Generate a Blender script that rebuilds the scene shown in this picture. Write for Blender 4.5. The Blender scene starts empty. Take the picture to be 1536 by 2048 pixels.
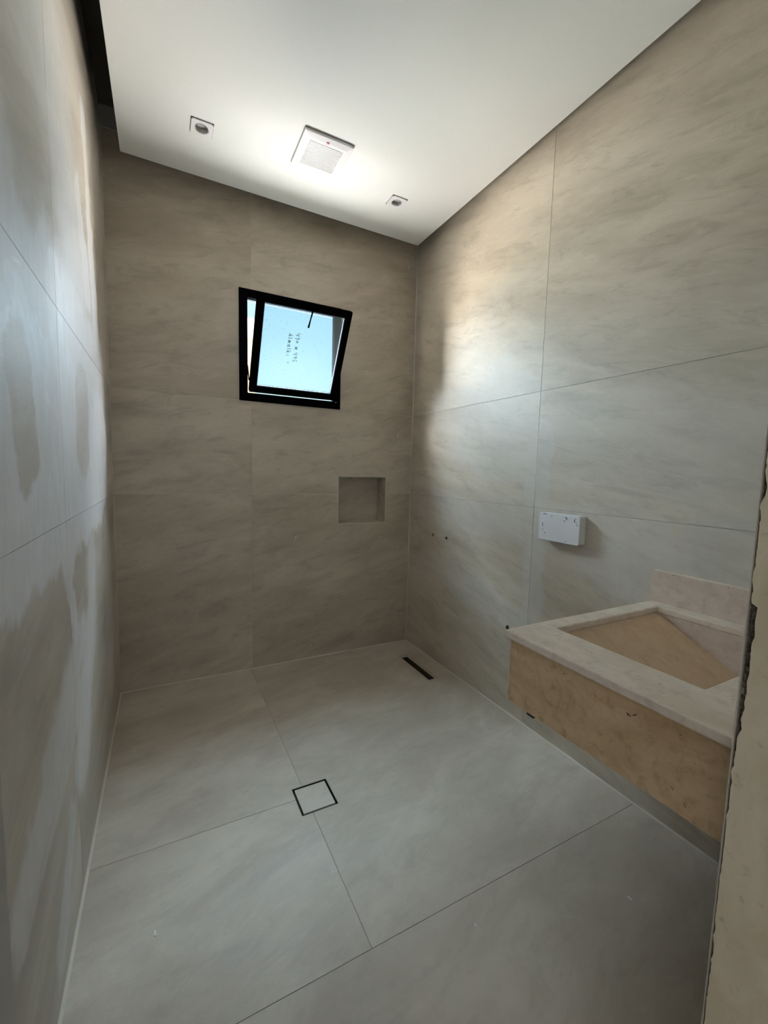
import bpy, bmesh, math, random
from mathutils import Vector, Matrix
random.seed(7)
S = bpy.context.scene
COL = S.collection

# ------------------------------------------------------------------ camera
R = ((0.8868146533316328, -0.4614353245267272, 0.025243056772307162),
     (-0.021611507562524182, -0.09597446468138963, -0.9951491570965609),
     (0.46161966311799474, 0.8819673142515172, -0.09508387463074074))
CAM = Vector((0.25941457, -2.88020089, 1.37384257))
cd = bpy.data.cameras.new('camera')
cam = bpy.data.objects.new('camera', cd)
COL.objects.link(cam)
cam.matrix_world = Matrix(((R[0][0], -R[1][0], -R[2][0], CAM.x),
                           (R[0][1], -R[1][1], -R[2][1], CAM.y),
                           (R[0][2], -R[1][2], -R[2][2], CAM.z), (0, 0, 0, 1)))
cd.sensor_fit = 'VERTICAL'; cd.sensor_height = 24.0
cd.lens = 843.994 * 24.0 / 2048.0
cd.clip_start = 0.02; cd.clip_end = 200
S.camera = cam

# ------------------------------------------------------------------ colour management, world, lights
S.view_settings.view_transform = 'Standard'
S.view_settings.look = 'None'
S.view_settings.gamma = 1.0
S.view_settings.use_curve_mapping = False
S.view_settings.exposure = 0.08
S.cycles.max_bounces = 7; S.cycles.diffuse_bounces = 4; S.cycles.adaptive_threshold = 0.04

SKY = 1.12
w = bpy.data.worlds.new('sky'); S.world = w; w.use_nodes = True
nt = w.node_tree; nt.nodes.clear()
_o = nt.nodes.new('ShaderNodeOutputWorld'); _b = nt.nodes.new('ShaderNodeBackground')
_tc = nt.nodes.new('ShaderNodeTexCoord'); _sx = nt.nodes.new('ShaderNodeSeparateXYZ')
_rp = nt.nodes.new('ShaderNodeValToRGB')
_rp.color_ramp.elements[0].position = 0.0; _rp.color_ramp.elements[0].color = (0.80, 0.93, 1.0, 1)
_rp.color_ramp.elements[1].position = 0.75; _rp.color_ramp.elements[1].color = (0.36, 0.66, 0.98, 1)
_e = _rp.color_ramp.elements.new(0.22); _e.color = (0.62, 0.90, 1.0, 1)
nt.links.new(_tc.outputs['Generated'], _sx.inputs[0]); nt.links.new(_sx.outputs['Z'], _rp.inputs[0])
nt.links.new(_rp.outputs[0], _b.inputs[0]); _b.inputs[1].default_value = SKY
nt.links.new(_b.outputs[0], _o.inputs[0])


def lamp(name, kind, loc, target, energy, color, size=None, size_y=None, spread=None):
    l = bpy.data.lights.new(name, kind); l.energy = energy; l.color = color
    if kind == 'AREA':
        l.shape = 'RECTANGLE'; l.size = size; l.size_y = size_y or size
        if spread: l.spread = spread
    o = bpy.data.objects.new(name, l); COL.objects.link(o); o.location = loc
    o.rotation_euler = (Vector(target) - Vector(loc)).to_track_quat('-Z', 'Y').to_euler()
    return o


WIN = (1.05, 0.0, 2.1)
# unseen area lamps added outside the window stand in for open sky above, sun-lit ground below; daylight of the hall behind the door
# (cool lamps for the sky above the horizon, warm lamps for the sun-lit surroundings below it)
lamp('sky_fill', 'AREA', (1.0, 0.95, 4.4), (1.0, 0.0, 2.3), 8000, (0.82, 0.92, 1.0), 8.0, 1.7)
lamp('sky_fill_west', 'AREA', (-1.22, 3.65, 3.75), (-0.62, 2.85, 3.75), 3300, (0.84, 0.94, 1.0), 4.4, 3.1)
lamp('sky_fill_east', 'AREA', (4.48, 3.34, 3.75), (3.88, 2.54, 3.75), 1550, (0.84, 0.92, 1.0), 3.0, 3.1)
lamp('low_fill_west', 'AREA', (-1.22, 3.65, 0.95), (-0.62, 2.85, 0.95), 1600, (1.0, 0.93, 0.80), 4.4, 2.4)  # added warm lamp out of view, stands in for bounce off sun-lit surroundings
lamp('low_fill_east', 'AREA', (4.48, 3.34, 0.95), (3.88, 2.54, 0.95), 1150, (1.0, 0.93, 0.82), 3.0, 2.4)  # its added counterpart on the east side, also out of view
lamp('ground_bounce', 'AREA', (1.0, 1.85, 0.85), (1.0, 1.0, 1.85), 1250, (1.0, 0.985, 0.95), 6.0, 2.4)
lamp('hall_daylight', 'AREA', (0.65, -4.6, 1.7), (0.8, 0, 1.2), 9, (0.86, 0.92, 1.0), 1.8, 1.8)
lamp('hall_side_fill', 'AREA', (-1.35, -4.1, 1.5), (1.2, -2.5, 1.1), 11, (0.88, 0.93, 1.0), 1.2, 1.5)  # added lamp out of view, aimed to brighten door jamb and vanity apron
sun = lamp('sun', 'SUN', (0, -10, 20), (1.5, 0, 2.0), 3.0, (1.0, 0.93, 0.82)); sun.data.angle = 0.01


# ------------------------------------------------------------------ helpers
class MB:
    """collects geometry in a bmesh"""
    def __init__(s): s.b = bmesh.new()

    def box(s, x0, x1, y0, y1, z0, z1):
        v = [s.b.verts.new(p) for p in ((x0, y0, z0), (x1, y0, z0), (x1, y1, z0), (x0, y1, z0),
                                        (x0, y0, z1), (x1, y0, z1), (x1, y1, z1), (x0, y1, z1))]
        for f in ((3, 2, 1, 0), (4, 5, 6, 7), (0, 1, 5, 4), (1, 2, 6, 5), (2, 3, 7, 6), (3, 0, 4, 7)):
            s.b.faces.new([v[i] for i in f])
        return s

    def hexa(s, p):
        """eight points, lower loop then upper loop"""
        v = [s.b.verts.new(q) for q in p]
        for f in ((3, 2, 1, 0), (4, 5, 6, 7), (0, 1, 5, 4), (1, 2, 6, 5), (2, 3, 7, 6), (3, 0, 4, 7)):
            s.b.faces.new([v[i] for i in f])
        return s

    def prism(s, pts, off):
        """closed polygon extruded by the vector off"""
        a = [s.b.verts.new(p) for p in pts]
        c = [s.b.verts.new(Vector(p) + Vector(off)) for p in pts]
        n = len(pts)
        s.b.faces.new(a[::-1]); s.b.faces.new(c)
        for i in range(n): s.b.faces.new((a[i], a[(i + 1) % n], c[(i + 1) % n], c[i]))
        return s

    def lathe(s, c, axis, prof, n=32, cap0=False, cap1=False):
        """prof: (radius, height along axis)"""
        c = Vector(c); a = Vector(axis).normalized()
        t = Vector((0, 0, 1)) if abs(a.z) < .9 else Vector((1, 0, 0))
        u = a.cross(t).normalized(); w_ = a.cross(u)
        rings = []
        for r, h in prof:
            rings.append([s.b.verts.new(c + a * h + (u * math.cos(2 * math.pi * i / n) + w_ * math.sin(2 * math.pi * i / n)) * r) for i in range(n)])
        for p, q in zip(rings, rings[1:]):
            for i in range(n): s.b.faces.new((p[i], p[(i + 1) % n], q[(i + 1) % n], q[i]))
        if cap0: s.b.faces.new(rings[0][::-1])
        if cap1: s.b.faces.new(rings[-1])
        return s

    def tube(s, pts, r, n=6):
        pts = [Vector(p) for p in pts]; prev = None
        for i, p in enumerate(pts):
            d = (pts[min(i + 1, len(pts) - 1)] - pts[max(i - 1, 0)]).normalized()
            t = Vector((0, 0, 1)) if abs(d.z) < .9 else Vector((1, 0, 0))
            u = d.cross(t).normalized(); w_ = d.cross(u)
            ring = [s.b.verts.new(p + (u * math.cos(2 * math.pi * k / n) + w_ * math.sin(2 * math.pi * k / n)) * r) for k in range(n)]
            if prev:
                for k in range(n): s.b.faces.new((prev[k], prev[(k + 1) % n], ring[(k + 1) % n], ring[k]))
            else: s.b.faces.new(ring[::-1])
            prev = ring
        s.b.faces.new(prev)
        return s

    def cells(s, rect, holes, fmap, w0, w1):
        """slab over rect (u0,u1,v0,v1) minus rectangular holes, from depth w0 to w1; fmap(u,v,w)->point"""
        u0, u1, v0, v1 = rect
        us = sorted({u0, u1, *[min(max(h[i], u0), u1) for h in holes for i in (0, 1)]})
        vs = sorted({v0, v1, *[min(max(h[i], v0), v1) for h in holes for i in (2, 3)]})
        nu, nv = len(us) - 1, len(vs) - 1
        keep = {}
        for i in range(nu):
            for j in range(nv):
                cu, cv = (us[i] + us[i + 1]) / 2, (vs[j] + vs[j + 1]) / 2
                keep[i, j] = not any(h[0] < cu < h[1] and h[2] < cv < h[3] for h in holes)
        vv = {}

        def V(i, j, k):
            if (i, j, k) not in vv: vv[i, j, k] = s.b.verts.new(fmap(us[i], vs[j], (w0, w1)[k]))
            return vv[i, j, k]
        for (i, j), ok in keep.items():
            if not ok: continue
            s.b.faces.new((V(i, j, 0), V(i + 1, j, 0), V(i + 1, j + 1, 0), V(i, j + 1, 0)))
            s.b.faces.new((V(i, j, 1), V(i, j + 1, 1), V(i + 1, j + 1, 1), V(i + 1, j, 1)))
            for di, dj, a, c in ((-1, 0, (i, j), (i, j + 1)), (1, 0, (i + 1, j), (i + 1, j + 1)),
                                 (0, -1, (i, j), (i + 1, j)), (0, 1, (i, j + 1), (i + 1, j + 1))):
                if not keep.get((i + di, j + dj), False):
                    s.b.faces.new((V(*a, 0), V(*c, 0), V(*c, 1), V(*a, 1)))
        return s

    def build(s, name, mat, parent=None, bevel=0, seg=2, smooth=False):
        bmesh.ops.recalc_face_normals(s.b, faces=s.b.faces)
        me = bpy.data.meshes.new(name); s.b.to_mesh(me); s.b.free()
        if smooth:
            for p in me.polygons: p.use_smooth = True
        me.materials.append(mat)
        o = bpy.data.objects.new(name, me); COL.objects.link(o)
        if parent is not None: o.parent = parent; o.matrix_parent_inverse = parent.matrix_basis.inverted()
        if bevel:
            m = o.modifiers.new('bevel', 'BEVEL'); m.width = bevel; m.segments = seg; m.limit_method = 'ANGLE'
            m.harden_normals = False
        return o


def empty(name, loc=(0, 0, 0)):
    o = bpy.data.objects.new(name, None); COL.objects.link(o); o.location = loc; o.empty_display_size = .05
    return o


def tag(o, label, cat, group=None):
    o['label'] = label; o['category'] = cat
    if group: o['group'] = group
    return o


def struct(o, label=None):
    o['kind'] = 'structure'
    if label: o['label'] = label
    return o


# ------------------------------------------------------------------ materials
class NT:
    def __init__(s, name):
        s.m = bpy.data.materials.new(name); s.m.use_nodes = True
        s.t = s.m.node_tree; s.t.nodes.clear()
        s.out = s.t.nodes.new('ShaderNodeOutputMaterial')

    def n(s, typ, **kw):
        nd = s.t.nodes.new(typ)
        for k, v in kw.items(): setattr(nd, k, v)
        return nd

    def put(s, inp, v):
        if isinstance(v, bpy.types.NodeSocket): s.t.links.new(v, inp)
        elif v is not None: inp.default_value = v

    def math(s, op, a, b=None, clamp=False):
        nd = s.n('ShaderNodeMath', operation=op, use_clamp=clamp)
        s.put(nd.inputs[0], a); s.put(nd.inputs[1], b)
        return nd.outputs[0]

    def vec(s, op, a, b=None, scale=None, out=0):
        nd = s.n('ShaderNodeVectorMath', operation=op)
        s.put(nd.inputs[0], a); s.put(nd.inputs[1], b)
        if scale is not None: s.put(nd.inputs['Scale'], scale)
        return nd.outputs[out]

    def noise(s, vec, scale, detail=4, rough=.55, dist=0):
        nd = s.n('ShaderNodeTexNoise')
        s.put(nd.inputs['Vector'], vec)
        nd.inputs['Scale'].default_value = scale; nd.inputs['Detail'].default_value = detail
        nd.inputs['Roughness'].default_value = rough; nd.inputs['Distortion'].default_value = dist
        return nd.outputs['Fac'], nd.outputs['Color']

    def ss(s, v, a, b, lo=0., hi=1.):
        nd = s.n('ShaderNodeMapRange', interpolation_type='SMOOTHSTEP')
        s.put(nd.inputs[0], v)
        for i, q in enumerate((a, b, lo, hi)): nd.inputs[i + 1].default_value = q
        return nd.outputs[0]

    def mix(s, f, a, b):
        nd = s.n('ShaderNodeMix', data_type='RGBA')
        s.put(nd.inputs[0], f)
        s.put(nd.inputs[6], a if not isinstance(a, tuple) else (*a, 1))
        s.put(nd.inputs[7], b if not isinstance(b, tuple) else (*b, 1))
        return nd.outputs[2]

    def pos(s): return s.n('ShaderNodeNewGeometry').outputs['Position']

    def mapped(s, v, scale=(1, 1, 1), rot=(0, 0, 0), loc=(0, 0, 0)):
        nd = s.n('ShaderNodeMapping'); s.put(nd.inputs[0], v)
        nd.inputs['Scale'].default_value = scale; nd.inputs['Rotation'].default_value = rot; nd.inputs['Location'].default_value = loc
        return nd.outputs[0]

    def capsule(s, p, a, b, r, soft):
        """1 inside a rounded stroke from a to b"""
        a = Vector(a); b = Vector(b); ba = b - a; L2 = max(ba.length_squared, 1e-9)
        pa = s.vec('SUBTRACT', p, tuple(a))
        h = s.math('DIVIDE', s.vec('DOT_PRODUCT', pa, tuple(ba), out=1), L2, clamp=True)
        q = s.vec('SUBTRACT', pa, s.vec('SCALE', tuple(ba), scale=h))
        d = s.vec('LENGTH', q, out=1)
        return s.ss(d, r - soft, r + soft, 1., 0.)

    def principled(s, base, rough=.5, metallic=0., bump=None, bstr=.2, bdist=.01, spec=.5, **kw):
        p = s.n('ShaderNodeBsdfPrincipled')
        s.put(p.inputs['Base Color'], (*base, 1) if isinstance(base, tuple) else base)
        s.put(p.inputs['Roughness'], rough); p.inputs['Metallic'].default_value = metallic
        p.inputs['Specular IOR Level'].default_value = spec
        for k, v in kw.items(): s.put(p.inputs[k], v)
        if bump is not None:
            bn = s.n('ShaderNodeBump'); s.put(bn.inputs['Height'], bump)
            bn.inputs['Strength'].default_value = bstr; bn.inputs['Distance'].default_value = bdist
            s.t.links.new(bn.outputs[0], p.inputs['Normal'])
        s.t.links.new(p.outputs[0], s.out.inputs[0])
        return s.m


def simple(name, base, rough=.5, metallic=0., nscale=40, var=.08, bstr=.1, bdist=.002, spec=.5):
    n = NT(name); p = n.pos(); f, _ = n.noise(p, nscale, 5, .6)
    c = n.mix(f, tuple(q * (1 - var) for q in base), tuple(min(1, q * (1 + var)) for q in base))
    return n.principled(c, rough, metallic, f, bstr, bdist, spec)


TILE_A, TILE_B = (0.445, 0.379, 0.297), (0.61, 0.531, 0.432)
HAZE = (0.77, 0.765, 0.79)


def tile_material(name, axis, smears=(), clear=(), haze=HAZE, a=TILE_A, b=TILE_B, rough=.40, amount=.8, vein=.12, bump=.17, dark=.40):
    """matt stone-look porcelain; axis = world axis across the face: 0 for the side walls, 1 for the back wall, 2 for the floor.
    smears / clear: strokes (p, q, radius, softness, weight) of dried grout haze left on the face, and where it was wiped off"""
    n = NT(name); p = n.pos()
    if axis == 0: rot = (math.radians(-14), 0, 0); sc = (1, .42, 1.7); sc2 = (1, .8, 3.4)
    elif axis == 1: rot = (0, math.radians(12), 0); sc = (.55, 1, 1.5); sc2 = (.9, 1, 2.8)
    else: rot = (0, 0, math.radians(-14)); sc = (.8, 1.5, 1); sc2 = (1.0, 2.4, 1)
    rnd = n.n('ShaderNodeObjectInfo').outputs['Random']
    pj = n.vec('ADD', p, n.vec('SCALE', (3.1, 5.7, 4.3), scale=rnd))
    q = n.mapped(pj, (1, 1, 1), rot)
    f0, _ = n.noise(n.mapped(q, sc, loc=(9, 1, 3)), 1.2, 2, .55, .4)
    f1, c1 = n.noise(n.mapped(q, sc), 2.8, 5, .64, .5)
    f2, _ = n.noise(n.mapped(q, sc2), 4.6, 6, .74, .55)
    base = n.mix(n.ss(n.math('ADD', n.math('MULTIPLY', f1, .6), n.math('MULTIPLY', f0, .4)), .36, .64), a, b)
    base = n.mix(n.math('MULTIPLY', n.ss(f2, .34, .52, 1, 0), dark), base, tuple(v * .66 for v in a))
    base = n.mix(n.math('MULTIPLY', n.ss(f2, .55, .72), dark * .9), base, (.70, .65, .55))
    # a few thin pale veins: ridges of a stretched noise, broken up by the large figure
    fv, _ = n.noise(n.mapped(q, sc2, loc=(4, 2, 7)), 1.3, 4, .6, .25)
    ridge = n.ss(n.math('ABSOLUTE', n.math('SUBTRACT', fv, .5)), .0, .010, 1, 0)
    veins = n.math('MULTIPLY', ridge, n.ss(f0, .50, .62))
    base = n.mix(n.math('MULTIPLY', veins, vein), base, (.74, .70, .61))
    height = f2
    rg = n.math('ADD', n.ss(f2, .3, .7, rough - .05, rough + .07), 0)
    if smears:
        wv, wc = n.noise(p, 4.5, 4, .55)
        wp = n.vec('ADD', p, n.vec('SCALE', n.vec('SUBTRACT', wc, (.5, .5, .5)), scale=.16))
        wv2, wc2 = n.noise(p, 13, 4, .6)
        wp = n.vec('ADD', wp, n.vec('SCALE', n.vec('SUBTRACT', wc2, (.5, .5, .5)), scale=.05))
        tot = None
        for A, B, r, so, wt in smears:
            m = n.math('MULTIPLY', n.capsule(wp, A, B, r, so), wt)
            tot = m if tot is None else n.math('MAXIMUM', tot, m)
        for A, B, r, so, wt in clear:
            m = n.math('SUBTRACT', 1., n.math('MULTIPLY', n.capsule(wp, A, B, r, so), wt))
            tot = n.math('MULTIPLY', tot, m)
        # trowel streaks inside the haze
        sq = n.mapped(p, (1, 7, 2.2), (math.radians(38), 0, 0)) if axis == 0 else n.mapped(p, (3, 3, 3))
        st, _ = n.noise(sq, 3.5, 5, .6, .4)
        tot = n.math('MULTIPLY', tot, n.ss(st, .25, .75, .72, 1.0))
        base = n.mix(n.math('MULTIPLY', tot, amount), base, haze)
        rg = n.math('ADD', rg, n.math('MULTIPLY', tot, .04))
    return n.principled(base, rg, 0, height, bump, .012, .5)


X0, X2 = 0.0, 2.0
def Lp(y, z): return (0.0, y, z)
def Rp(y, z): return (2.0, y, z)

left_smears = [
    (Lp(-2.1, 1.42), Lp(-.55, 1.42), .30, .03, .95), (Lp(-2.1, 1.22), Lp(-1.0, 1.24), .15, .02, 1.),
    (Lp(-1.0, 1.24), Lp(-.45, 1.30), .16, .02, .9),
    (Lp(-1.34, 1.1), Lp(-1.27, .82), .045, .012, 1.), (Lp(-1.34, 1.9), Lp(-1.33, 1.1), .10, .02, 1.),
    (Lp(-1.18, .78), Lp(-1.92, .52), .085, .03, .8), (Lp(-1.25, .62), Lp(-1.9, .47), .06, .02, .6),
    (Lp(-1.0, .72), Lp(-1.25, .40), .13, .04, .65), (Lp(-.9, 1.0), Lp(-.95, .7), .10, .05, .6),
    (Lp(-2.2, 1.85), Lp(-.5, 1.75), .22, .07, .75), (Lp(-1.75, 1.74), Lp(-1.55, 1.60), .05, .012, 1.),
    (Lp(-.64, 2.75), Lp(-.50, 1.95), .085, .02, .9), (Lp(-1.3, 2.6), Lp(-.95, 1.95), .22, .08, .55),
    (Lp(-1.9, 2.7), Lp(-1.2, 2.5), .30, .12, .45), (Lp(-.85, 2.35), Lp(-.72, 2.1), .09, .02, .8),
    (Lp(-.35, 1.0), Lp(-.40, .3), .12, .05, .45), (Lp(-1.45, .32), Lp(-1.6, .12), .07, .03, .5)]
left_smears += [
    (Lp(-1.86, 1.70), Lp(-1.60, 1.66), .022, .008, 1.15), (Lp(-1.62, 1.67), Lp(-1.50, 1.53), .016, .008, 1.15), (Lp(-1.72, 1.80), Lp(-1.44, 1.66), .012, .006, 1.1),
    (Lp(-1.90, 1.60), Lp(-1.72, 1.66), .030, .012, 1.15), (Lp(-1.55, 1.62), Lp(-1.44, 1.47), .012, .006, 1.1)]
left_clear = [
    (Lp(-1.74, 1.57), Lp(-1.70, 1.40), .085, .012, .72), (Lp(-.94, 1.60), Lp(-.98, 1.45), .14, .015, .62),
    (Lp(-1.52, 2.20), Lp(-1.60, 1.98), .09, .04, .6), (Lp(-.56, 2.66), Lp(-.52, 2.45), .035, .012, .7),
    (Lp(-1.9, .96), Lp(-1.55, .95), .09, .012, .75)]
right_smears = [
    (Rp(-.45, 1.80), Rp(-1.1, 1.66), .16, .05, .7), (Rp(-.95, 1.92), Rp(-1.15, 1.78), .13, .02, .6),
    (Rp(-.60, 1.55), Rp(-1.2, 1.45), .13, .05, .6), (Rp(-1.28, 1.60), Rp(-1.30, .52), .075, .02, .9),
    (Rp(-.25, 1.10), Rp(-2.5, 1.14), .12, .05, .6), (Rp(-1.7, 1.0), Rp(-2.5, 1.0), .16, .06, .7),
    (Rp(-.25, .70), Rp(-.95, .62), .10, .03, .55), (Rp(-.9, .62), Rp(-1.2, .55), .09, .03, .55),
    (Rp(-1.75, 1.05), Rp(-1.77, .92), .05, .012, .9), (Rp(-1.3, .40), Rp(-1.9, .15), .14, .05, .5),
    (Rp(-1.45, 1.55), Rp(-2.4, 1.45), .20, .10, .45),
    (Rp(-.86, 1.80), Rp(-.98, 1.70), .004, .003, 1.5), (Rp(-.96, 1.72), Rp(-1.12, 1.45), .0035, .003, 1.5), (Rp(-1.50, 1.70), Rp(-1.62, 1.75), .004, .003, 1.2)]
right_clear = [(Rp(-.55, .93), Rp(-1.05, .85), .10, .02, .8), (Rp(-1.42, .82), Rp(-1.62, .80), .08, .02, .9),
               (Rp(-.45, .42), Rp(-1.0, .38), .10, .02, .8)]
M = {}
M['tile_left'] = tile_material('porcelain_left', 0, left_smears, left_clear, rough=.42, bump=.10, amount=.92, a=(.42, .372, .315), b=(.57, .515, .45))
M['tile_right'] = tile_material('porcelain_right', 0, right_smears, right_clear, haze=(.60, .59, .57), amount=.55, rough=.46)
M['tile_back'] = tile_material('porcelain_back', 1, rough=.42)
M['tile_floor'] = tile_material('porcelain_floor', 2, rough=.5, vein=.10, bump=.16, dark=.24, a=(.455, .395, .32), b=(.61, .545, .46))
M['grout_light'] = simple('grout_light', (.60, .56, .48), .85)
M['grout_mid'] = simple('grout_mid', (.34, .31, .26), .85)
M['grout_floor'] = simple('grout_floor', (.36, .32, .25), .85)
M['grout_dark'] = simple('grout_dark', (.16, .15, .14), .9)
M['plaster'] = simple('wall_plaster', (.47, .46, .43), .9, nscale=25, bstr=.25)
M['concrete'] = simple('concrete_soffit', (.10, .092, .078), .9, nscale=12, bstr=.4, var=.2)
M['ceiling'] = simple('ceiling_paint', (.74, .745, .73), .75, nscale=60, var=.01, bstr=.04)
M['white_plastic'] = simple('white_plastic', (.74, .725, .735), .32, var=.01, bstr=0, nscale=30)
M['gap_shade'] = simple('gap_shade_dark', (.03, .027, .027), .9)  # near-black puts the shade between slats and round fittings into the colour
M['red'] = simple('badge_red', (.42, .02, .06), .4, var=.02)
M['black_alu'] = simple('black_aluminium', (.003, .003, .004), .6, var=.1, bstr=0, spec=0.0)
M['gasket'] = simple('grey_gasket', (.30, .34, .34), .5)
M['steel'] = simple('steel', (.46, .41, .32), .5, .15, nscale=60, bstr=.08)
M['drain_brown'] = simple('drain_brown', (.07, .05, .028), .8, nscale=60, bstr=.5, var=.5)  # dark mottled brown inside the drain channel and one pipe sleeve
M['drain_black'] = simple('drain_black', (.012, .012, .012), .6)
M['lens'] = simple('lamp_glass', (.42, .42, .42), .25, var=.05)
M['reflector'] = simple('lamp_reflector', (.50, .49, .47), .3, .6, var=.03)
M['chip_dark'] = simple('chip_dark', (.07, .07, .075), .8)
M['brass'] = simple('brass', (.45, .33, .16), .4, .8)
M['jamb'] = None
M['ink'] = simple('ink', (.012, .06, .08), .6)
M['soot'] = simple('pencil', (.03, .02, .012), .9)
M['ground'] = simple('exterior_paving', (.15, .135, .11), .9, nscale=3, var=.15)
M['render_beige'] = simple('render_beige', (.62, .49, .31), .9, nscale=4)
M['render_white'] = simple('render_white', (.80, .79, .76), .9, nscale=4)


def plaster_jamb():
    n = NT('jamb_plaster'); p = n.pos()
    f, _ = n.noise(n.mapped(p, (3, 3, 1.4)), 4, 6, .6, .6)
    g, _ = n.noise(p, 45, 4, .6)
    c = n.mix(n.ss(f, .3, .7), (.66, .55, .37), (.80, .69, .51))
    c = n.mix(n.ss(g, .60, .74, 0, .35), c, (.25, .21, .14))
    return n.principled(c, .8, 0, n.math('ADD', f, n.math('MULTIPLY', g, .25)), .3, .006)


M['jamb'] = plaster_jamb()


def mortar():
    n = NT('rough_mortar'); p = n.pos()
    f, _ = n.noise(p, 120, 5, .7); g, _ = n.noise(p, 38, 3, .6)
    c = n.mix(n.ss(f, .35, .65), (.08, .062, .045), (.26, .22, .165))
    c = n.mix(n.ss(g, .58, .66), c, (.40, .37, .32))
    return n.principled(c, .95, 0, f, 1.0, .004)


M['mortar'] = mortar()


def stone(name, a, b, dark, rough=.32, lines=0.14, direction=(0, 0, 0)):
    n = NT(name); p = n.mapped(n.pos(), (1, 1, 1), direction)
    f, _ = n.noise(n.mapped(p, (2.0, .7, 1.6)), 6, 6, .68, .7)
    g, _ = n.noise(p, 24, 5, .7, .5)
    c = n.mix(n.ss(f, .28, .72), a, b)
    c = n.mix(n.ss(g, .46, .70, 0, .5), c, dark)
    k, _ = n.noise(p, 70, 2)
    c = n.mix(n.ss(k, .70, .74, 0, .7), c, tuple(q * .5 for q in dark))
    v, _ = n.noise(n.mapped(p, (2.4, .8, 1.6), loc=(3, 1, 2)), 3.2, 4, .6, .5)
    c = n.mix(n.ss(n.math('ABSOLUTE', n.math('SUBTRACT', v, .5)), 0, .025, lines, 0), c, tuple(min(1, q * 1.25) for q in b))
    return n.principled(c, rough, 0, g, .08, .003)


M['stone_lit'] = stone('marble_lit', (.66, .54, .43), (.80, .70, .59), (.52, .40, .32), .34)  # lit copy of the vanity stone, light from above put into the colour
M['stone_tan_shade'] = stone('marble_tan_shade', (.50, .33, .18), (.68, .49, .30), (.30, .18, .08), .42, .08)  # same stone, warmer tan by itself and darkened for the shade on its sides
M['stone_ramp'] = stone('marble_ramp', (.62, .44, .28), (.71, .53, .36), (.50, .34, .21), .42, .06)  # same stone, with the orange light in the basin put into its colour
M['stone_pink'] = stone('marble_pink', (.58, .455, .38), (.69, .565, .475), (.44, .32, .26), .36, .1)


def obscure_glass():
    n = NT('obscure_glass'); p = n.pos()
    d, _ = n.noise(p, 150, 3, .6)
    spk, _ = n.noise(p, 95, 2, .5)
    t = n.n('ShaderNodeBsdfTransparent'); n.put(t.inputs[0], n.mix(n.ss(spk, .66, .74), (.80, .895, .94), (.62, .72, .77)))
    gl = n.n('ShaderNodeBsdfGlossy'); gl.inputs['Roughness'].default_value = .15
    bn = n.n('ShaderNodeBump'); n.put(bn.inputs['Height'], d); bn.inputs['Strength'].default_value = .5; bn.inputs['Distance'].default_value = .003
    n.t.links.new(bn.outputs[0], gl.inputs['Normal'])
    rf = n.n('ShaderNodeBsdfRefraction'); rf.inputs['IOR'].default_value = 1.02; rf.inputs['Roughness'].default_value = .16
    n.t.links.new(t.inputs[0].links[0].from_socket, rf.inputs['Color'])
    m1 = n.n('ShaderNodeMixShader'); m1.inputs[0].default_value = .35
    n.t.links.new(t.outputs[0], m1.inputs[1]); n.t.links.new(rf.outputs[0], m1.inputs[2])
    tr = n.n('ShaderNodeBsdfTranslucent'); tr.inputs[0].default_value = (.80, .82, .82, 1)
    m0 = n.n('ShaderNodeMixShader'); m0.inputs[0].default_value = .004
    n.t.links.new(m1.outputs[0], m0.inputs[1]); n.t.links.new(tr.outputs[0], m0.inputs[2]); m1 = m0
    m2 = n.n('ShaderNodeMixShader'); m2.inputs[0].default_value = .04
    n.t.links.new(m1.outputs[0], m2.inputs[1]); n.t.links.new(gl.outputs[0], m2.inputs[2])
    n.t.links.new(m2.outputs[0], n.out.inputs[0])
    return n.m


M['pane'] = obscure_glass()

# ------------------------------------------------------------------ the room shell
ZW = 3.28            # walls run up to the slab behind the suspended ceiling
YF = -2.55           # inner face of the front wall
J = .0021            # tile joint
TT = .0025           # depth of the joints
fback = lambda u, v, w_: (u, w_, v)
fleft = lambda u, v, w_: (-w_, u, v)
fright = lambda u, v, w_: (2.0 + w_, u, v)
ffloor = lambda u, v, w_: (u, v, -w_)

WINH = (.701, 1.389, 1.807, 2.499)
NICHE = (1.388, 1.777, .983, 1.331)
DRL = (1.789, 1.871, -.657, -.243)
DRS = (.720, .874, -1.365, -1.207)
PIPES = ((-.337, .923), (-.504, .925))


def wall(name, fmap, urange, splits, rows, holes, tile_mat, grout, thick, top=ZW):
    root = struct(MB().cells((urange[0], urange[1], -.05 if name != 'floor' else rows[0], top), holes, fmap, TT, thick).build(name, M[grout]))
    us = [urange[0], *splits, urange[1]]
    for i in range(len(us) - 1):
        for j in range(len(rows) - 1):
            r = (us[i] + (J / 2 if i else 0), us[i + 1] - (J / 2 if i < len(us) - 2 else 0),
                 rows[j] + (J / 2 if j else 0), rows[j + 1] - (J / 2 if j < len(rows) - 2 else 0))
            hs = [h for h in holes if h[0] < r[1] and h[1] > r[0] and h[2] < r[3] and h[3] > r[2]]
            MB().cells(r, hs, fmap, 0, TT + .0005).build('tile', tile_mat, root)
    return root


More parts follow.
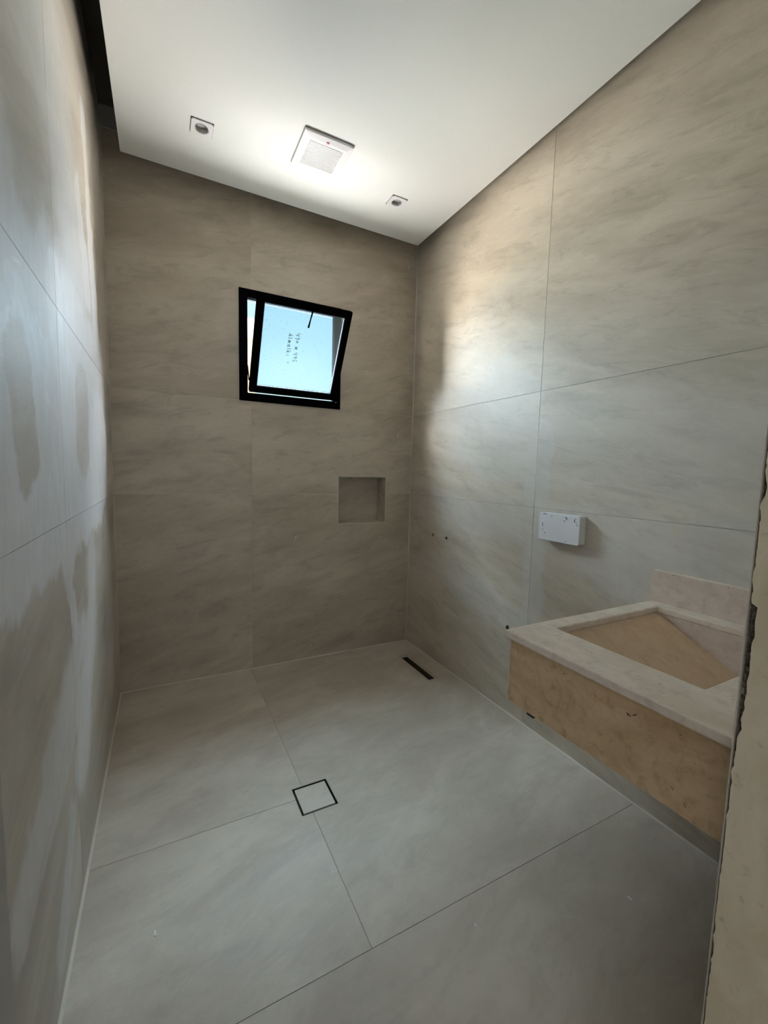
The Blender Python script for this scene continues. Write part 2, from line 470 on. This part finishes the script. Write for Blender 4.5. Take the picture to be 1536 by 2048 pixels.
wall_back = wall('wall_back', fback, (-.15, 2.15), [.775], [-.01, 1.205, 1.809, 3.17], [WINH, NICHE], M['tile_back'], 'grout_light', .13)
MB().box(-.0, 2.0, -.004, .003, 3.172, ZW).build('plaster_band', M['plaster'], wall_back)
ph = [(y - .012, y + .012, z - .012, z + .012) for y, z in PIPES]
wall_left = wall('wall_left', fleft, (YF - .0, 0), [-1.342], [-.01, 1.203, 1.815, 3.25], [], M['tile_left'], 'grout_dark', .15)
wall_right = wall('wall_right', fright, (YF - .0, 0), [-1.27], [-.01, 1.206, 1.808, 3.25], ph, M['tile_right'], 'grout_mid', .15)


def floor_():
    root = struct(MB().cells((-.15, 2.15, -2.80, .15), [DRL, DRS], ffloor, TT, .12).build('floor', M['grout_floor']))
    a_, b_ = .765 - J / 2, .765 + J / 2
    for r in ((0, a_, -1.272 + J / 2, 0), (0, a_, -1.909 + J / 2, -1.272 - J / 2), (b_, 2.0, -1.909 + J / 2, 0), (0, 2.0, -2.56, -1.909 - J / 2)):
        hs = [h for h in (DRL, DRS) if h[0] < r[1] and h[1] > r[0] and h[2] < r[3] and h[3] > r[2]]
        MB().cells(r, hs, ffloor, 0, TT + .0005).build('tile', M['tile_floor'], root)
    return root


floor = floor_()

# corner beads of pale grout
struct(MB().prism([(2.0, 0, .0), (1.9945, 0, 0), (2.0, -.0055, 0)], (0, 0, 3.2)).build('trim_1', M['grout_light']))
struct(MB().prism([(0, -2.55, 0), (.008, -2.55, 0), (0, -2.55, .005)], (0, 2.55, 0)).build('trim_2', M['grout_light']))
struct(MB().prism([(0, 0, 0), (0, -.006, 0), (0, 0, .005)], (2.0, 0, 0)).build('trim_3', M['grout_light']))
struct(MB().prism([(2.0, -2.55, 0), (1.992, -2.55, 0), (2.0, -2.55, .004)], (0, 2.55, 0)).build('trim_4', M['grout_light']))
struct(MB().prism([(0, 0, 0), (.003, 0, 0), (0, -.003, 0)], (0, 0, 3.2)).build('trim_5', M['grout_light']))

# niche in the back wall: five tiled faces, mitred front edges
nx0, nx1, nz0, nz1 = NICHE; ND = .135
niche = MB().box(nx0 - .002, nx1 + .002, ND, ND + .01, nz0 - .002, nz1 + .002).build('niche_back', M['tile_back'], wall_back)
for nm, b in (('niche_bottom', (nx0, nx1, .0005, ND, nz0 - .004, nz0 + .003)), ('niche_top', (nx0, nx1, .0005, ND, nz1 - .003, nz1 + .004)),
              ('niche_side', (nx0 - .004, nx0 + .003, .0005, ND, nz0, nz1)), ('niche_side', (nx1 - .003, nx1 + .004, .0005, ND, nz0, nz1))):
    MB().box(*b).build(nm, M['tile_back'], wall_back)
MB().cells((nx0 - .004, nx1 + .004, nz0 - .004, nz1 + .004), [(nx0 + .001, nx1 - .001, nz0 + .001, nz1 - .001)], fback, -.0012, .001).build('niche_edging', M['grout_light'], wall_back)

# front wall with the doorway the photograph is taken from
OX0, OX1, OZ = .165, 1.135, 2.3
ffront = lambda u, v, w_: (u, YF - w_, v)
wall_front = struct(MB().cells((-.15, 2.15, -.05, ZW), [(OX0 - .012, OX1 + .012, -.06, OZ)], ffront, .012, .20).build('wall_front', M['mortar']))
MB().cells((0, OX0 - .003, 0, 3.2), [], ffront, 0, .012).build('tile', M['tile_left'], wall_front)
MB().cells((OX1 - .004, 2.0, 0, 3.2), [], ffront, 0, .0018).build('tile', M['tile_right'], wall_front)
MB().cells((OX0, OX1, OZ, 3.2), [], ffront, 0, .009).build('tile', M['tile_right'], wall_front)


def reveal(x_face, x_back, edge, name):
    """plaster face of a door jamb; its edge towards the room is ragged: edge(z) gives the y of the edge"""
    m = MB(); n = 460; cols = []
    for i in range(n + 1):
        z = OZ * i / n; y = edge(z)
        cols.append([m.b.verts.new(p) for p in ((x_back, y, z), (x_face, y + (-.0015), z), (x_face, YF - .20, z), (x_back, YF - .20, z))])
    for a, b in zip(cols, cols[1:]):
        for k in range(4): m.b.faces.new((a[k], a[(k + 1) % 4], b[(k + 1) % 4], b[k]))
    m.b.faces.new(cols[0]); m.b.faces.new(cols[-1][::-1])
    return m.build(name, M['jamb'] if name == 'jamb_plaster' else M['plaster'], wall_front)


rr = random.Random(3)
jit = [rr.gauss(0, 1) for _ in range(600)]


def wob(z, f): 
    i = z * f; k = int(i) % 597; t = i - int(i)
    return jit[k] * (1 - t) + jit[k + 1] * t


def edge_right(z):
    if z > 1.166: base, amp = -.0030, .0014
    elif z > .97: base, amp = -.0085 - .004 * (z - .97) / .196, .0008
    elif z > .89: base, amp = -.0025 - .006 * (z - .89) / .08, .0012
    else: base, amp = -.0022, .0009
    return YF + base + wob(z, 60) * amp + wob(z, 190) * amp * .5


def edge_left(z): return YF - .002 + wob(z, 22) * .0012 + wob(z, 130) * .0008


reveal(OX1 - .006, OX1 + .014, edge_right, 'jamb_plaster')
reveal(OX0 + .0, OX0 - .014, edge_left, 'jamb_plaster_white')
# rough mortar showing in the broken joint between tile edge and jamb plaster
m = MB(); n = 420; prev = None
for i in range(n + 1):
    z = OZ * i / n
    row = []
    for k in range(6):
        y = YF - .001 - .004 * k
        row.append(m.b.verts.new((OX1 + .003 + rr.uniform(-.004, .003), y, z)))
    if prev:
        for k in range(5): m.b.faces.new((prev[k], prev[k + 1], row[k + 1], row[k]))
    prev = row
o = m.build('mortar_joint', M['mortar'], wall_front); o['kind'] = 'stuff'
MB().box(OX1 - .0055, OX1 + .01, YF - .0006, YF + .0004, 0, OZ).build('tile_lip', M['grout_light'], wall_front)

# suspended ceiling panel and the slab above it
CX0, CX1, CY0, CY1, CZ = .0955, 1.92, -2.45, -.127, 3.0
DL = ((.4595, -.507), (1.5455, -.485))
fceil = lambda u, v, w_: (u, v, CZ + w_)
ceiling = struct(MB().cells((CX0, CX1, CY0, CY1), [(x - .036, x + .036, y - .036, y + .036) for x, y in DL], fceil, 0, .03).build('ceiling', M['ceiling']))
for x in (.35, 1.68):
    for y in (-.75, -1.9):
        MB().lathe((x, y, CZ + .03), (0, 0, 1), [(.004, 0), (.004, ZW - CZ - .03)], 8, True, True).build('hanger_rod', M['steel'], ceiling)
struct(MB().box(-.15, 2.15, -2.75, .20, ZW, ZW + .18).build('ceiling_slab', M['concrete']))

# the hall behind the doorway, where the camera stands
struct(MB().box(-1.6, 3.2, -5.2, -2.80, -.12, -.002).build('hall_floor', M['tile_floor']))
struct(MB().box(-1.6, 3.2, -5.2, -2.75, 2.75, 2.85).build('hall_ceiling', M['ceiling']))
struct(MB().box(-1.7, -1.6, -5.2, -2.75, -.1, 2.85).build('wall_hall_left', M['plaster']))
struct(MB().box(3.2, 3.3, -5.2, -2.75, -.1, 2.85).build('wall_hall_right', M['plaster']))
struct(MB().box(-1.7, 3.3, -5.3, -5.2, -.1, 2.85).build('wall_hall_back', M['plaster']))
struct(MB().box(-1.7, -.15, -2.75, -2.65, -.1, 2.85).build('wall_hall_front', M['plaster']))
struct(MB().box(2.15, 3.3, -2.75, -2.65, -.1, 2.85).build('wall_hall_side', M['plaster']))

# outside
struct(MB().box(-25, 25, .2, 50, -.5, -.3).build('exterior_ground', M['ground']))
nb = empty('neighbour_house', (-2, 6, -.3))
MB().box(-7, 1.92, 6.0, 9, -.3, 3.93).build('house_wall', M['render_beige'], nb)
MB().box(-7.05, 1.95, 5.95, 9.05, 3.93, 4.30).build('parapet', M['render_white'], nb)
tag(nb, 'beige neighbouring house with white parapet seen through the window gap', 'house')

# ------------------------------------------------------------------ window: black frame, bottom-hung sash leaning into the room
win = struct(empty('window_1', (1.045, 0, 1.807)))
wx0, wx1, wz0, wz1 = WINH
FP = .052
ff = lambda u, v, w_: (u, w_, v)
MB().cells((wx0, wx1, wz0, wz1), [(wx0 + FP, wx1 - FP, wz0 + FP, wz1 - FP)], ff, -.008, .034).build('frame', M['black_alu'], win, .002)
MB().box(wx0 + FP, wx1 - FP, .026, .030, wz1 - FP - .010, wz1 - FP - .006).build('weather_seal', M['gasket'], win)
TH = math.radians(29.8)
HY, HZ = -.004, 1.871
SX0, SX1, SL = .759, 1.346, .588
dv = Vector((0, -math.sin(TH), math.cos(TH))); dn = Vector((0, -math.cos(TH), -math.sin(TH)))


def SP(u, v, w_=0): return Vector((u, HY, HZ)) + dv * v + dn * w_


fsash = lambda u, v, w_: tuple(SP(u, v, w_))
SB = .043
sash = MB().cells((SX0, SX1, 0, SL), [(SX0 + SB, SX1 - SB, SB, SL - SB)], fsash, -.020, .020).build('sash', M['black_alu'], win, .0025)
pane = MB().cells((SX0 + SB - .006, SX1 - SB + .006, SB - .006, SL - SB + .006), [], fsash, -.003, .003).build('pane', M['pane'], sash)
MB().cells((SX0 + SB - .002, SX1 - SB + .002, SB - .002, SL - SB + .002), [(SX0 + SB + .0035, SX1 - SB - .0035, SB + .0035, SL - SB - .0035)], fsash, .0032, .0075).build('glazing_gasket', M['gasket'], sash)
# latch with a hanging lever at the top rail
lx = 1.072
MB().cells((lx - .035, lx + .030, SL - .040, SL - .010), [(lx - .029, lx - .010, SL - .034, SL - .016)], fsash, .020, .030).build('latch', M['black_alu'], sash, .001)
m = MB(); m.tube([SP(lx + .012, SL - .025, .030), SP(lx + .010, SL - .030, .046), SP(lx - .001, SL - .135, .040)], .0065, 8)
m.build('lever', M['black_alu'], sash, smooth=True)
# stay arms at both lower corners
for x in (SX0 - .004, SX1 + .004):
    m = MB(); m.tube([(x, .012, HZ + .16), SP(x, .075, -.01)], .004, 6); m.lathe(SP(x, .075, -.01), (1, 0, 0), [(.010, -.003), (.010, .003)], 12, True, True)
    m.build('stay_arm', M['black_alu'], win)
m = MB().lathe((SX1 + .008, -.006, wz0 + .047), (0, 1, 0), [(.0045, -.006), (.0045, .002)], 12, True, True).build('drain_plug', M['gasket'], win)

# handwriting in marker on the glass, read from top to bottom
GL = {
    '4': [[(0, 1), (.05, .45), (.55, .5)], [(.5, 1), (.45, 0)]],
    '9': [[(.5, .8), (.3, 1), (.08, .78), (.25, .55), (.5, .75), (.48, .4), (.3, 0)]],
    '0': [[(.3, .75), (.08, .5), (.22, .25), (.5, .4), (.45, .7), (.3, .75)]],
    'x': [[(0, .75), (.7, .15)], [(.7, .75), (.0, .15)]],
    '5': [[(.6, 1), (.15, .95), (.12, .55), (.45, .5), (.5, .2), (.2, 0), (.0, .1)]],
    'A': [[(0, 0), (.3, 1), (.6, 0)], [(.12, .35), (.5, .38)]],
    'l': [[(.15, 1), (.12, 0)]],
    'm': [[(0, 0), (.05, .6), (.25, .6), (.28, 0)], [(.28, .5), (.5, .62), (.55, 0)]],
    'a': [[(.45, .6), (.1, .55), (.05, .1), (.35, .05), (.45, .6), (.48, 0)]],
    'k': [[(.05, 1), (.05, 0)], [(.45, .6), (.05, .3), (.48, 0)]],
    'i': [[(.12, .6), (.12, 0)], [(.12, .85), (.13, .95)]],
    '.': [[(.0, .0), (.06, .06)]]}


def write(mb, text, x_base, v_top, size, adv):
    v = v_top
    for ch in text:
        if ch in GL:
            for st in GL[ch]:
                pts = [SP(x_base + (q[1] + rr.uniform(-.07, .07)) * size, v - (q[0] + rr.uniform(-.06, .06)) * size * .9, .0042) for q in st]
                mb.tube(pts, .0023, 5)
        v -= adv * (1.0 if ch not in 'li ' else .72)


m = MB()
write(m, '490 x 495', 1.010, .400, .027, .0215)
write(m, 'Almalki', .965, .392, .028, .0235)
m.lathe(SP(.984, .215, .0035), dn, [(.0035, 0), (.0035, .001)], 10, True, True)
m.build('handwriting', M['ink'], sash)

# ------------------------------------------------------------------ ceiling fittings
fan = empty('exhaust_fan', (1.021, -.634, 3.0))
fx0, fx1, fy0, fy1 = .893, 1.149, -.765, -.503
gx0, gx1, gy0, gy1 = .931, 1.106, -.716, -.541
ZG = 2.981
MB().cells((fx0 + .004, fx1 - .004, fy0 + .004, fy1 - .004), [], lambda u, v, w_: (u, v, 3.0 - w_), .0, .004).build('housing', M['gap_shade'], fan)
m = MB()
loops = [(0, 2.9965), (0, 2.990), (.004, 2.9875), (.034, 2.9812)]
rings = []
for ins, z in loops:
    rings.append([m.b.verts.new(p) for p in ((fx0 + ins, fy0 + ins, z), (fx1 - ins, fy0 + ins, z), (fx1 - ins, fy1 - ins, z), (fx0 + ins, fy1 - ins, z))])
rings.append([m.b.verts.new(p) for p in ((gx0, gy0, ZG - .001), (gx1, gy0, ZG - .001), (gx1, gy1, ZG - .001), (gx0, gy1, ZG - .001))])
rings.append([m.b.verts.new(p) for p in ((gx0, gy0, ZG + .010), (gx1, gy0, ZG + .010), (gx1, gy1, ZG + .010), (gx0, gy1, ZG + .010))])
for a, b in zip(rings, rings[1:]):
    for k in range(4): m.b.faces.new((a[k], a[(k + 1) % 4], b[(k + 1) % 4], b[k]))
m.build('cover', M['white_plastic'], fan, .003, 2)
MB().box(gx0 - .002, gx1 + .002, gy0 - .002, gy1 + .002, ZG + .009, ZG + .011).build('filter', M['gap_shade'], fan)  # coloured near-black so the slots between the slats look shaded
NS = 21
proto = None
for i in range(NS):
    y = gy0 + (i + .5) * (gy1 - gy0) / NS
    if proto is None:
        proto = MB().hexa([(gx0, -.0023, -.001), (gx1, -.0023, -.001), (gx1, .0023, -.001), (gx0, .0023, -.001),
                           (gx0, -.0016, .009), (gx1, -.0016, .009), (gx1, .0030, .009), (gx0, .0030, .009)]).build('slat', M['white_plastic'])
        o = proto
    else:
        o = proto.copy(); COL.objects.link(o)
    o.parent = fan; o.matrix_parent_inverse = fan.matrix_basis.inverted()
    o.location = (0, y, ZG)
bx, by = 1.0165, -.7345
bz = 2.9822
bd = MB().box(bx - .0065, bx + .0065, by - .0065, by + .0065, bz - .0028, bz + .001).build('badge', M['red'], fan)
MB().box(bx - .003, bx + .003, by - .001, by + .003, bz - .0036, bz - .0027).box(bx - .001, bx + .001, by - .004, by + .004, bz - .0036, bz - .0026).build('badge_mark', M['white_plastic'], bd)
tag(fan, 'square white exhaust fan with louvred grille and red badge on the ceiling', 'exhaust fan')


def downlight(x, y, label):
    t = empty('recessed_downlight', (x, y, 3.0))
    fz = lambda u, v, w_: (x + u, y + v, 3.0 - w_)
    # square trim with a round opening
    m = MB(); N = 32; h = .0485; ro = .0315
    sq = []
    for i in range(N):
        a = 2 * math.pi * (i + .5) / N; c, s_ = math.cos(a), math.sin(a); k = h / max(abs(c), abs(s_)); sq.append((c * k, s_ * k))
    corners = [(h, h), (-h, h), (-h, -h), (h, -h)]
    lv = []
    for r_, z in ((1, 0), (1, .006), (0, .006), (0, -.012)):
        lv.append([m.b.verts.new((x + (sq[i][0] if r_ else ro * math.cos(2 * math.pi * (i + .5) / N)),
                                  y + (sq[i][1] if r_ else ro * math.sin(2 * math.pi * (i + .5) / N)), 3.0 - z)) for i in range(N)])
    for a, b in zip(lv, lv[1:]):
        for i in range(N): m.b.faces.new((a[i], a[(i + 1) % N], b[(i + 1) % N], b[i]))
    m.build('trim_plate', M['white_plastic'], t)
    MB().cells((-.050, .050, -.050, .050), [(-.046, .046, -.046, .046)], fz, 0, .0012).build('shadow_line', M['gap_shade'], t)  # dark strip paints the shadow line round the trim
    MB().lathe((x, y, 2.9965), (0, 0, 1), [(.0335, -.0035), (.0335, 0), (.0290, .0), (.0290, -.0025)], 32).build('gimbal_ring', M['white_plastic'], t, smooth=False)
    MB().lathe((x, y, 3.0), (0, 0, 1), [(.0300, -.002), (.0285, .012), (.022, .035), (.012, .045)], 32, False, True).build('reflector', M['reflector'], t, smooth=True)
    MB().lathe((x, y, 3.012), (0, 0, 1), [(.0262, .0), (.0262, .004)], 32, True, True).build('lens', M['lens'], t)
    return tag(t, label, 'downlight', 'ceiling downlights')


downlight(*DL[0], 'square white recessed downlight near the dark cove over the left wall')
downlight(*DL[1], 'square white recessed downlight near the corner where back and right walls meet')

# ------------------------------------------------------------------ vanity
van = empty('vanity', (1.6, -2.2, .66))
vx0, vy1, vz = 1.203, -1.915, .889
ox0, ox1, oy0, oy1 = 1.367, 1.920, -2.398, -1.978
ftop = lambda u, v, w_: (u, v, vz - w_)
MB().cells((vx0, 2.0, YF, vy1), [(ox0, ox1, oy0, oy1)], ftop, 0, .024).build('countertop', M['stone_lit'], van, .004)
AX = 1.217
ap = MB().box(AX, AX + .02, YF, -1.932, .662, vz - .024).build('front_apron', M['stone_tan_shade'], van, .0015)
m = MB()
m.tube([(AX - .0006, -2.322, .8185), (AX - .0006, -2.312, .8225)], .0011, 5)
m.tube([(AX - .0006, -2.334, .8295), (AX - .0006, -2.327, .8240)], .0013, 5)
m.tube([(AX - .0006, -2.312, .8225), (AX - .0006, -2.316, .8170)], .0008, 5)
m.build('pencil_mark', M['soot'], ap)
MB().box(AX + .02, 2.0, -1.952, -1.932, .662, vz - .024).build('end_panel', M['stone_tan_shade'], van, .0015)
MB().box(AX - .0006, AX + .003, -1.9345, -1.9300, .662, vz - .024).build('mitre_edge', M['stone_pink'], van)
# sloped basin slab and the walls of the basin
zt, zb = .866, .672
MB().hexa([(ox0 - .01, oy1 + .004, zt - .018), (ox1 + .004, oy1 + .004, zt - .018), (ox1 + .004, oy0 + .030, zb - .018), (ox0 - .01, oy0 + .030, zb - .018),
           (ox0 - .01, oy1 + .004, zt), (ox1 + .004, oy1 + .004, zt), (ox1 + .004, oy0 + .030, zb), (ox0 - .01, oy0 + .030, zb)]).build('basin_slope', M['stone_ramp'], van)
MB().box(ox0 - .012, ox1 + .012, oy1 + .001, oy1 + .014, zt - .02, vz - .024).build('basin_lip', M['stone_ramp'], van)
MB().box(ox1 + .001, ox1 + .014, oy0 - .012, oy1 + .012, .664, vz - .024).build('basin_wall', M['stone_pink'], van)
MB().box(ox0 - .014, ox0 - .001, oy0 - .012, oy1 + .012, .664, vz - .024).build('basin_wall', M['stone_pink'], van)
MB().box(ox0 - .012, ox1 + .012, oy0 - .014, oy0 - .001, .664, vz - .024).build('basin_wall', M['stone_pink'], van)
MB().box(ox0 - .012, ox1 + .012, oy0 - .012, oy0 + .034, .660, .668).build('basin_floor', M['stone_tan_shade'], van)
MB().box(1.982, 2.0, YF, -1.913, vz, 1.009).build('backsplash', M['stone_pink'], van, .001)
MB().box(1.9815, 2.0, YF, -1.9125, 1.009, 1.0125).box(1.9815, 2.0, -1.9135, -1.9110, vz, 1.009).build('backsplash_lit_edge', M['stone_lit'], van)  # paler strip for the polished cut edges, their caught light put into colour
MB().box(AX + .02, AX + .045, -2.02, -1.995, .640, .662).build('bracket', M['drain_black'], van)
MB().box(1.5, 2.0, -2.03, -2.0, .645, .662).build('bracket', M['steel'], van)
tag(van, 'floating beige marble vanity with sloped basin fixed to the right wall', 'vanity')

# ------------------------------------------------------------------ wall items
wb = empty('junction_box', (1.975, -1.4725, 1.055))
b0 = MB().box(1.955, 2.0, -1.588, -1.357, 1.057, 1.190).build('box_body', M['white_plastic'], wb, .006, 3)
# cover: rounded rectangle
m = MB(); pts = []
cy0, cy1, cz0, cz1, cr = -1.5915, -1.3545, 1.0545, 1.1915, .010
for (cy, cz, a0) in ((cy1 - cr, cz1 - cr, 0), (cy0 + cr, cz1 - cr, 90), (cy0 + cr, cz0 + cr, 180), (cy1 - cr, cz0 + cr, 270)):
    for k in range(7):
        a = math.radians(a0 + 15 * k); pts.append((1.949, cy + cr * math.cos(a), cz + cr * math.sin(a)))
m.prism(pts, (.008, 0, 0))
cover = m.build('cover_plate', M['white_plastic'], wb, .0015)
for y, z, a, b in ((-1.385, 1.185, .008, .0022), (-1.397, 1.1845, .006, .002), (-1.379, 1.130, .002, .012), (-1.381, 1.105, .002, .004), (-1.516, 1.178, .009, .0025),
                   (-1.520, 1.172, .004, .006), (-1.507, 1.162, .003, .003), (-1.563, 1.168, .003, .008), (-1.572, 1.160, .004, .003), (-1.569, 1.176, .006, .002),
                   (-1.395, 1.090, .004, .003), (-1.522, 1.065, .004, .002), (-1.432, 1.176, .0015, .006), (-1.578, 1.150, .004, .003)):
    N = 9; MB().prism([(1.9482, y + a * rr.uniform(.5, 1.1) * math.cos(2 * math.pi * k / N), z + b * rr.uniform(.5, 1.1) * math.sin(2 * math.pi * k / N)) for k in range(N)], (.001, 0, 0)).build('scuff', M['chip_dark'], cover)
tag(wb, 'white rectangular cover box with dark scuffs on the right wall above the vanity', 'cover box')

for (y, z), lab, lit in zip(PIPES, ('round water pipe hole in the right wall, nearer the back corner', 'round water pipe hole with pale plug chip, nearer the vanity'), (0, 1)):
    t = empty('pipe_outlet', (2.0, y, z))
    m = MB(); N = 20
    prof = [(.0175, .0), (.0165, -.0015), (.0115, -.0015), (.0105, .0)]
    m.lathe((2.0, y, z), (1, 0, 0), prof, N); m.build('grout_collar', M['tile_right'], t)
    MB().lathe((2.0, y, z), (1, 0, 0), [(.0118, -.001), (.0118, .034), (.010, .034), (.010, -.001), (.0118, -.001)], 20).build('sleeve', M['brass'] if not lit else M['drain_brown'], t)
    MB().lathe((2.0, y, z), (1, 0, 0), [(.0100, .018), (.0100, .030)], 20, True, True).build('plug', M['drain_black'], t)
    if lit:
        MB().prism([(1.9975, y - .009, z + .006), (1.9975, y + .000, z + .0115), (1.9975, y - .005, z + .015), (1.9975, y - .013, z + .010)], (.004, 0, 0)).build('plug_chip', M['white_plastic'], t)
        MB().prism([(1.9975, y - .003, z - .010), (1.9975, y + .001, z - .012), (1.9975, y - .004, z - .021)], (.004, 0, 0)).build('plug_chip', M['white_plastic'], t)
    tag(t, lab, 'pipe outlet', 'shower pipe outlets')

m = MB(); m.lathe((1.2125, -1.919, vz), (0, 0, 1), [(.0035, 0), (.0055, .004), (.004, .010), (.001, .012)], 10, True, True)
o = m.build('rubber_bung', M['drain_black'], smooth=True)
tag(o, 'tiny black rubber bung on the outer corner of the vanity top', 'bung')

# ------------------------------------------------------------------ floor drains
ld = empty('linear_drain', ((DRL[0] + DRL[1]) / 2, (DRL[2] + DRL[3]) / 2, 0))
MB().cells(DRL, [(DRL[0] + .016, DRL[1] - .016, DRL[2] + .022, DRL[3] - .022)], ffloor, .004, .010).build('rim', M['steel'], ld, .001)
MB().cells(DRL, [(DRL[0] + .003, DRL[1] - .003, DRL[2] + .003, DRL[3] - .003)], ffloor, .0005, .004).build('edge_strip', M['steel'], ld)
MB().cells((DRL[0] + .006, DRL[1] - .006, DRL[2] + .006, DRL[3] - .006), [(DRL[0] + .018, DRL[1] - .018, DRL[2] + .024, DRL[3] - .024)], ffloor, .010, .048).build('channel', M['drain_brown'], ld)
MB().box(DRL[0] + .008, DRL[1] - .008, DRL[2] + .008, DRL[3] - .008, -.056, -.046).build('channel_bed', M['drain_brown'], ld)
MB().lathe((1.834, -.625, -.047), (0, 0, 1), [(.017, 0), (.017, .003), (.012, .003), (.012, -.004)], 20, False, True).build('outlet', M['drain_black'], ld)
tag(ld, 'open stainless linear shower drain sunk in the floor by the back corner', 'drain')

sd = empty('tile_insert_drain', ((DRS[0] + DRS[1]) / 2, (DRS[2] + DRS[3]) / 2, 0))
MB().cells(DRS, [(DRS[0] + .0015, DRS[1] - .0015, DRS[2] + .0015, DRS[3] - .0015)], ffloor, .0006, .035).build('drain_body', M['drain_black'], sd)
MB().box(DRS[0] + .001, DRS[1] - .001, DRS[2] + .001, DRS[3] - .001, -.040, -.030).build('drain_tray', M['drain_black'], sd)
MB().box(DRS[0] + .0095, DRS[1] - .0095, DRS[2] + .0095, DRS[3] - .0095, -.0295, -.0008).build('insert_tile', M['tile_floor'], sd, .0008)
tag(sd, 'square tile insert drain outlined by a black slot in the floor', 'drain')

# crumbs of white plaster left on the floor
chips = ((.208, -1.59, .010, 'by the left wall, nearest the doorway'), (.659, -1.066, .006, 'just beyond the square drain'),
         (.101, -.288, .006, 'in the back left corner'), (.226, -.303, .006, 'by the back wall'),
         (1.586, -2.154, .009, 'in front of the vanity'), (1.076, -1.993, .006, 'on the tile before the doorway'))
for x, y, s_, where in chips:
    m = MB(); a = rr.uniform(0, 6.28); N = 6
    m.prism([(x + s_ * rr.uniform(.45, .9) * math.cos(a + k * 6.283 / N) * .5, y + s_ * rr.uniform(.6, 1.3) * math.sin(a + k * 6.283 / N), 0.0) for k in range(N)], (0, 0, s_ * .35))
    o = m.build('plaster_crumb', M['render_white'])
    tag(o, 'tiny white plaster crumb on the floor ' + where, 'plaster crumb', 'plaster crumbs on the floor')

# drips of white grout on the tiles
for nm, root, pts in (('grout_drip', wall_back, [(1.911, -.001, 2.955), (1.918, -.0012, 2.92), (1.924, -.001, 2.885)]),
                      ('grout_drip', wall_back, [(1.872, -.001, 1.665), (1.871, -.001, 1.640)]),
                      ('grout_drip', wall_back, [(1.075, -.001, .91), (1.073, -.001, .885)]),
                      ('grout_drip', wall_back, [(1.195, -.001, .10), (1.188, -.001, .085)])):
    MB().tube(pts, .0024, 6).build(nm, M['render_white'], root)
